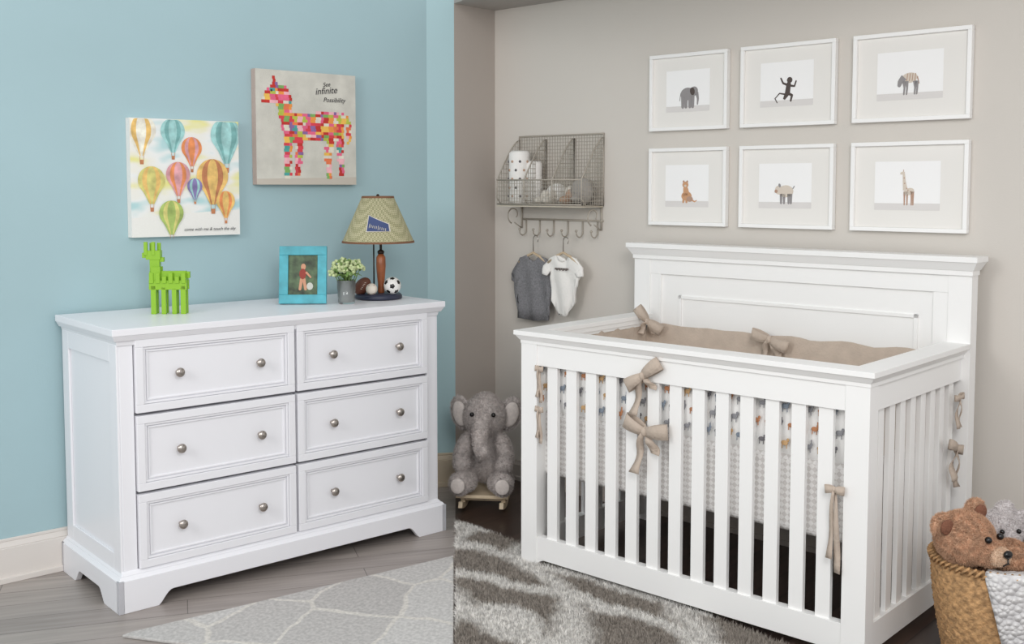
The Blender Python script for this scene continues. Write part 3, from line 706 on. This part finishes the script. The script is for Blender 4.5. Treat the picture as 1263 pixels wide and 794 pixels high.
def canvas_balloons():
    m,nt,bs,mp=node_mat('balloon_painting_ground',.9)
    n=nt.nodes.new('ShaderNodeTexNoise'); n.inputs['Scale'].default_value=5; mp.inputs['Scale'].default_value=(1,1,2.5); nt.links.new(mp.outputs['Vector'],n.inputs['Vector'])
    cr=nt.nodes.new('ShaderNodeValToRGB'); e=cr.color_ramp.elements; e[0].position=.35; e[0].color=lin((182,216,218)); e[1].position=.65; e[1].color=lin((232,228,150))
    q=e.new(.46); q.color=lin((236,238,236)); q=e.new(.55); q.color=lin((238,236,226))
    nt.links.new(n.outputs['Fac'],cr.inputs['Fac']); nt.links.new(cr.outputs['Color'],bs.inputs['Base Color'])
    x0,x1,z0,z1=.537,.960,1.167,1.598; W=x1-x0;H=z1-z0; b=MB()
    b.box(0,W,-.035,-.001,0,H,canvas_w); b.flat([(0,0),(W,0),(W,H),(0,H)],-.0355,m)
    b.flat([(0,0),(W,0),(W,H*.22),(W*.5,H*.20),(0,H*.16)],-.0358,canvas_w)
    def bal(u,v,s,c,k,c2=None):
        cx,cz=u*W,H*(1-v); r=s*W
        cl=lambda p:(max(.002,min(W-.002,p[0])),max(0.002,min(H-.002,p[1])))
        def env(f,y,mm,n=24):
            Pp=[(cx+f*r*math.cos(a),cz+r*math.sin(a)) for a in [math.pi*(-.15+1.30*i/(n-1)) for i in range(n)]]
            Pp+=[(cx-.55*f*r,cz-.95*r),(cx-.18*f*r,cz-1.7*r),(cx+.18*f*r,cz-1.7*r),(cx+.55*f*r,cz-.95*r)]
            b.flat([cl(p) for p in Pp],y,mm)
        y=-.0362-.0004*k
        env(1,y,c)
        if c2: env(.68,y-.0001,c2); env(.34,y-.0002,c)
        b.flat([cl(p) for p in [(cx-.14*r,cz-1.95*r),(cx+.14*r,cz-1.95*r),(cx+.12*r,cz-2.25*r),(cx-.12*r,cz-2.25*r)]],y,pal[11])
        b.fline([(cx-.14*r,cz-1.7*r),(cx-.12*r,cz-1.98*r)],.0007,y,pal[11]); b.fline([(cx+.14*r,cz-1.7*r),(cx+.12*r,cz-1.98*r)],.0007,y,pal[11])
    bal(.10,.10,.13,pal[10],0,pal[2]); bal(.38,.10,.11,pal[5],1,pal[4]); bal(.55,.24,.095,pal[1],2,pal[7]); bal(.88,.12,.15,pal[5],3,pal[4])
    bal(.18,.52,.12,pal[9],4,pal[2]); bal(.42,.47,.11,pal[7],5,pal[1]); bal(.74,.48,.15,pal[2],6,pal[11])
    bal(.57,.57,.07,pal[8],8,pal[5]); bal(.86,.70,.09,pal[2],9,pal[1]); bal(.35,.80,.11,pal[3],10,pal[9])
    o=b.build('balloon_canvas',(WX,WY,0),PH); o.location=(*TW(x0),z0)
    text('come with me & touch the sky',W*.46,H*.045,.0165,-.042,inkb,o)
canvas_balloons()
def canvas_horse():
    x0,x1,z0,z1=1.035,1.490,1.359,1.808; W=x1-x0;H=z1-z0; b=MB()
    bg=mat('horse_painting_ground',(208,206,196),.9,bump=.2,bscale=200,var=.05,vscale=15)
    b.box(0,W,-.035,-.001,0,H,mat('canvas_side',(190,170,160),.9,bump=.1)); b.flat([(0,0),(W,0),(W,H),(0,H)],-.0355,bg)
    b.flat([(0,0),(W,0),(W,H*.07),(0,H*.05)],-.0358,mat('painting_soil',(198,190,178),.9,bump=.1))
    polys=[[(.22,.36),(.33,.36),(.50,.37),(.70,.33),(.82,.34),(.87,.42),(.87,.52),(.80,.60),(.62,.60),(.45,.62),(.36,.62),(.26,.56)],
           [(.07,.30),(.05,.25),(.09,.19),(.15,.13),(.17,.06),(.20,.12),(.28,.13),(.33,.22),(.36,.36),(.30,.46),(.22,.42),(.20,.28),(.14,.29)],
           [(.26,.54),(.36,.58),(.33,.75),(.33,.95),(.27,.95),(.26,.75)],[(.39,.60),(.47,.58),(.44,.75),(.43,.93),(.38,.93),(.38,.75)],[(.68,.58),(.78,.56),(.74,.75),(.75,.95),(.69,.95),(.67,.75)],[(.79,.56),(.87,.46),(.86,.70),(.87,.93),(.82,.93),(.80,.72)],
           [(.84,.35),(.91,.36),(.95,.48),(.94,.62),(.91,.62),(.90,.46),(.85,.42)]]
    rnd=random.Random(11); NX=38
    vv=[P_('patch_%d'%i,h,.06) for i,h in enumerate(['d8434f','e7688a','ef9a4a','f0c05a','7fae62','4fa6a0','c3362f','f2b7bf','e2dccb','8e6aa0','e87b50','b9c24e'])]
    order=[0,1,2,3,4,5,6,7,8,8,10,0,1,7,6,11,9]
    gx=[];gy=[]
    for r_ in range(NX):
        for c2 in range(NX): gx.append((c2+.5+(.25 if r_%2 else 0))/NX); gy.append((r_+.5)/NX)
    gx=np.array(gx);gy=np.array(gy); ok=np.zeros(len(gx),bool)
    for Pq in polys: ok|=inside(Pq,gx,gy)
    colr={}
    for i in np.where(ok)[0]:
        u=gx[i];v=gy[i]; s=.5/NX*1.02
        key=(int(u*NX/1.7),int(v*NX/1.4)); 
        if key not in colr: colr[key]=vv[rnd.choice(order)]
        b.flat([(W*(u-s),H*(1-v-s)),(W*(u+s),H*(1-v-s)),(W*(u+s),H*(1-v+s)),(W*(u-s),H*(1-v+s))],-.0362-.0001*rnd.random(),colr[key])
    b.fell(.15*W,.82*H,.010*W,.010*H,-.0368,inkb)
    o=b.build('patchwork_horse_canvas',(0,0,0),PH); o.location=(*TW(x0),z0)
    text('See',W*.66,H*.88,.024,-.037,inkb,o,-.12); text('infinite',W*.58,H*.805,.038,-.037,inkb,o,-.12); text('Possibility',W*.66,H*.745,.026,-.037,inkb,o,-.02)
canvas_horse()
# ------------------------------------------------------------ things on the dresser
def figurine():
    g=mat('lime_green_plastic',(140,188,40),.35,bump=.02); b=MB()
    for (y0,y1) in ((-.020,-.008),(.008,.020)):
        b.box(.026,.044,y0,y1,0,.10,g); b.box(.062,.078,y0,y1,0,.095,g); b.box(.098,.114,y0,y1,0,.09,g); b.box(.128,.146,y0,y1,0,.10,g)
        b.box(.020,.150,y0,y1,.085,.118,g); b.box(.028,.060,y0,y1,.118,.165,g)
    for i in range(6):
        x=.022+.022*i; b.box(x,x+.015,-.024,.024,.108,.145 if i in (0,1,3,5) else .132,g)
    b.box(.02,.146,-.010,.010,.09,.150,g)
    b.box(.022,.056,-.012,.012,.14,.205,g); b.box(.010,.060,-.014,.014,.190,.222,g); b.box(-.004,.020,-.010,.010,.196,.214,g)
    b.box(.044,.070,-.008,.008,.182,.198,g)
    for x in (.004,.030): b.box(x,x+.012,-.016,-.006,.205,.252,g); b.box(x+.014,x+.026,.006,.016,.215,.248,g)
    b.box(.144,.158,-.007,.007,.125,.148,g)
    x,y=DR(.331,.33); b.build('green_animal_figurine',(x-.08,y-.03,DH),.05,.0015)
figurine()
def photoframe():
    t=mat('turquoise_frame',(76,168,182),.45,var=.12,vscale=20,bump=.1); b=MB(); W,H,f=.178,.218,.034
    for q in ((0,W,0,f),(0,W,H-f,H),(0,f,f,H-f),(W-f,W,f,H-f)): b.box(q[0],q[1],-.012,.006,q[2],q[3],t)
    b.box(f-.004,W-f+.004,-.004,.004,f-.004,H-f+.004,mat('photo_dark_green',(74,92,64),.5,var=.5,vscale=30,bump=.01))
    skin=mat('photo_skin',(205,150,120),.7,bump=.01); red=mat('photo_red',(150,60,50),.7,bump=.01); wh=mat('photo_pale',(200,200,190),.7,bump=.01)
    b.fell(.090,.140,.009,.012,-.0045,skin); b.fell(.088,.113,.013,.02,-.0047,red); b.fline([(.084,.095),(.078,.055)],[.006,.005],-.0046,skin); b.fline([(.092,.095),(.099,.055)],[.006,.005],-.0046,skin); b.fline([(.10,.12),(.118,.10)],[.004,.003],-.0049,skin); b.fell(.115,.066,.012,.014,-.0046,wh)
    b.prism([(.006,.004),(.06,.013),(.006,.14)],.004,.014,mat('frame_easel',(34,30,30),.6,bump=.01),'yz')
    x,y=DR(.8246,.25); o=b.build('photo_frame',(x-.10,y+.0,DH+.0025),0,.0015)
    o.rotation_euler=Euler((-.17,0,.05))
photoframe()
def plant():
    glass,nt,bs,mp=node_mat('clear_glass',.03); bs.inputs['Transmission Weight'].default_value=.9; bs.inputs['Base Color'].default_value=(.9,.95,.93,1)
    gr=mat('leaf_green',(112,142,74),.7,bump=.2,var=.2,vscale=60); bl=mat('pale_green_blossom',(198,210,158),.8,bump=.3,bscale=200,var=.15,vscale=90); st=mat('pebbles',(120,108,94),.8,bump=.5,var=.3,vscale=90)
    b=MB(); b.lathe([(.030,0),(.032,.006),(.036,.09),(.034,.09),(.030,.008),(.001,.006)],glass,n=32,cap=False)
    b.lathe([(.028,.008),(.030,.04),(.02,.045)],st,n=20)
    rnd=random.Random(5)
    for k in range(14):
        a=k*2.4; r=.008+.050*math.sqrt(k/14); cx,cy=r*math.cos(a),r*math.sin(a)*.8; cz=.134+.035*rnd.random()-.3*r
        b.tube([(cx*.2,cy*.2,.03),(cx*.6,cy*.6,.085),(cx,cy,cz)],.0018,gr,n=5)
        for j in range(16):
            v=Vector((rnd.gauss(0,1),rnd.gauss(0,1),rnd.gauss(0,1))).normalized()*.014
            b.ell((cx+v.x,cy+v.y,cz+v.z),(.0075,.0075,.0055),bl if (j+k)%4 else gr,(rnd.random()*3,rnd.random()*3,0),nu=8,nv=6)
    for k in range(9):
        a=k*.7; P=[]
        for t in range(5):
            q=t/4; P.append((.06*q*math.cos(a),.06*q*math.sin(a),.085+.03*math.sin(q*2.4)))
        b.ribbon(P,(-math.sin(a),math.cos(a),0),gr,[.002,.009,.011,.007,.001],.0006)
    x,y=DR(.961,.18); b.build('potted_flowers',(x,y,DH))
plant()
def lamp():
    x,y=DR(1.154,.25); e=empty('table_lamp',(x,y,DH),.1)
    navy=mat('navy_base',(44,48,68),.4,bump=.02); wood=mat('bat_wood',(160,92,54),.35,bump=.05,var=.15,vscale=30); brass=mat('dark_metal',(60,50,44),.4,.7)
    b=MB(); b.lathe([(.085,0),(.093,.004),(.093,.014),(.086,.022),(.05,.024)],navy,n=40)
    b.lathe([(.012,.02),(.014,.03),(.013,.06),(.016,.09),(.019,.13),(.018,.165),(.010,.178),(.007,.18)],wood,c=(.01,.0,0),n=20)
    b.lathe([(.005,.17),(.005,.25)],brass,c=(.01,0,0),n=12); b.lathe([(.012,.178),(.014,.188),(.006,.195)],brass,c=(.01,0,0),n=16)
    b.tube([(-.018,.0,.02),(-.018,0,.23)],.003,brass,n=8)
    b.build('base_and_stem',parent=e)
    foot=mat('football_leather',(104,60,44),.5,bump=.3,bscale=200); basew=mat('baseball_hide',(232,222,208),.6,bump=.05); redm=mat('red_stitch',(170,50,40),.7,bump=.02)
    b=MB(); b.ell((-.062,-.03,.053),(.028,.028,.040),foot,(.2,.7,0)); 
    for k in range(5): b.ell((-.066+.004*k,-.058,.045+.006*k),(.0035,.002,.001),basew,nu=8,nv=6)
    b.ell((-.026,-.062,.044),.023,basew)
    for sg in (-1,1): b.tube([(-.026+sg*.013+sg*-.007*math.cos(a),-.062-.0185*math.cos(a*.8),.044+.019*math.sin(a)) for a in [-1.2+.3*k for k in range(9)]],.0012,redm,n=5)
    b.ell((.055,-.045,.056),.034,mat('soccer_white',(236,234,230),.5,bump=.02))
    for v in ((0,-1,0),(.75,-.5,.45),(-.75,-.5,.45),(0,-.45,.9),(.5,-.6,-.7),(-.5,-.6,-.7),(.95,.2,-.2),(-.95,.2,-.2),(0,.5,.9)):
        v=Vector(v).normalized(); q=v.to_track_quat('Z','Y').to_euler(); c=Vector((.055,-.045,.056))+v*.030
        b.ell(tuple(c),(.012,.012,.005),blk,tuple(q),nu=5,nv=6)
    b.build('sport_balls',parent=e)
    sh,nt,bs,mp=node_mat('woven_shade',.9); mp.inputs['Scale'].default_value=(150,150,150)
    ck=nt.nodes.new('ShaderNodeTexChecker'); ck.inputs['Scale'].default_value=1; ck.inputs['Color1'].default_value=lin((150,148,112)); ck.inputs['Color2'].default_value=lin((188,182,148))
    nt.links.new(mp.outputs['Vector'],ck.inputs['Vector']); nt.links.new(ck.outputs['Color'],bs.inputs['Base Color'])
    tr=mat('shade_trim',(124,88,64),.8,bump=.1); b=MB(); z0,z1=.225,.405
    b.lathe([(.142,z0),(.062,z1),(.060,z1),(.139,z0),(.142,z0)],sh,n=64,cap=False)
    b.lathe([(.1435,z0-.002),(.1415,z0+.006),(.139,z0+.006),(.139,z0-.002),(.1435,z0-.002)],tr,n=64,cap=False); b.lathe([(.065,z1-.006),(.063,z1+.002),(.059,z1+.002),(.0605,z1-.006),(.065,z1-.006)],tr,n=64,cap=False)
    for k in range(3):
        a=k*2.094; b.tube([(0,0,z1-.01),(.061*math.cos(a),.061*math.sin(a),z1-.004)],.0015,brass,n=6)
    b.tube([(0.01,0,.24),(0,0,z1-.005)],.003,brass,n=8); b.ell((0,0,z1+.004),.006,brass)
    pen=mat('pennant_navy',(66,80,122),.8,bump=.02); penw=mat('pennant_white',(214,208,196),.8,bump=.02)
    def onshade(aw,zh,off): 
        t=(zh-z0)/(z1-z0); r=.142+(.062-.142)*t+off; a=-1.62+aw; return (r*math.cos(a),r*math.sin(a),zh)
    for (m,s,off) in ((penw,1.0,.0015),(pen,.90,.003)):
        vs=[];fs=[];n=10
        for i in range(n+1):
            q=i/n; aw=(-.32+.80*q)*s; hz=.033*(1-.55*q)*s; zc=.296-.016*(q-.4)
            vs+=[onshade(aw,zc+hz,off),onshade(aw,zc-hz,off)]
        for i in range(n): fs.append((2*i,2*i+1,2*i+3,2*i+2))
        b.add(vs,fs,m,True)
    for k in range(10):
        aw=-.22+.058*k; zc=.293-.0016*k; h=.008 if k in (0,5) else .005
        b.tube([onshade(aw,zc-h,.004),onshade(aw+.015,zc+h,.004)],.0013,penw,n=5)
    b.build('shade',parent=e)
lamp()
# ------------------------------------------------------------ camera, light
cam=bpy.data.cameras.new('camera'); co=bpy.data.objects.new('camera',cam); COL.objects.link(co); sc.camera=co
co.location=(0,0,1.35); co.rotation_euler=(math.pi/2-.069,0,0)
cam.sensor_width=36; cam.lens=36*1326/1263; cam.shift_y=-(397-322)/1263; cam.clip_start=.05
w=bpy.data.worlds.new('world'); sc.world=w; w.use_nodes=True; bg=w.node_tree.nodes['Background']; bg.inputs['Color'].default_value=(.96,.975,1,1); bg.inputs['Strength'].default_value=.84
def area(name,loc,tgt,size,power,col=(1,1,1)):
    l=bpy.data.lights.new(name,'AREA'); l.size=size; l.energy=power; l.color=col; o=bpy.data.objects.new(name,l); COL.objects.link(o); o.location=loc
    o.rotation_euler=(Vector(tgt)-Vector(loc)).to_track_quat('-Z','Y').to_euler()
area('key_softbox',(.6,-.2,2.6),(-.2,4,.8),1.2,52,(1,.985,.965))
area('left_fill_light',(-2.2,.8,2.0),(1,4,.6),1.0,27,(1,.99,.97))  # out-of-view area lamp added on the left to light both rooms
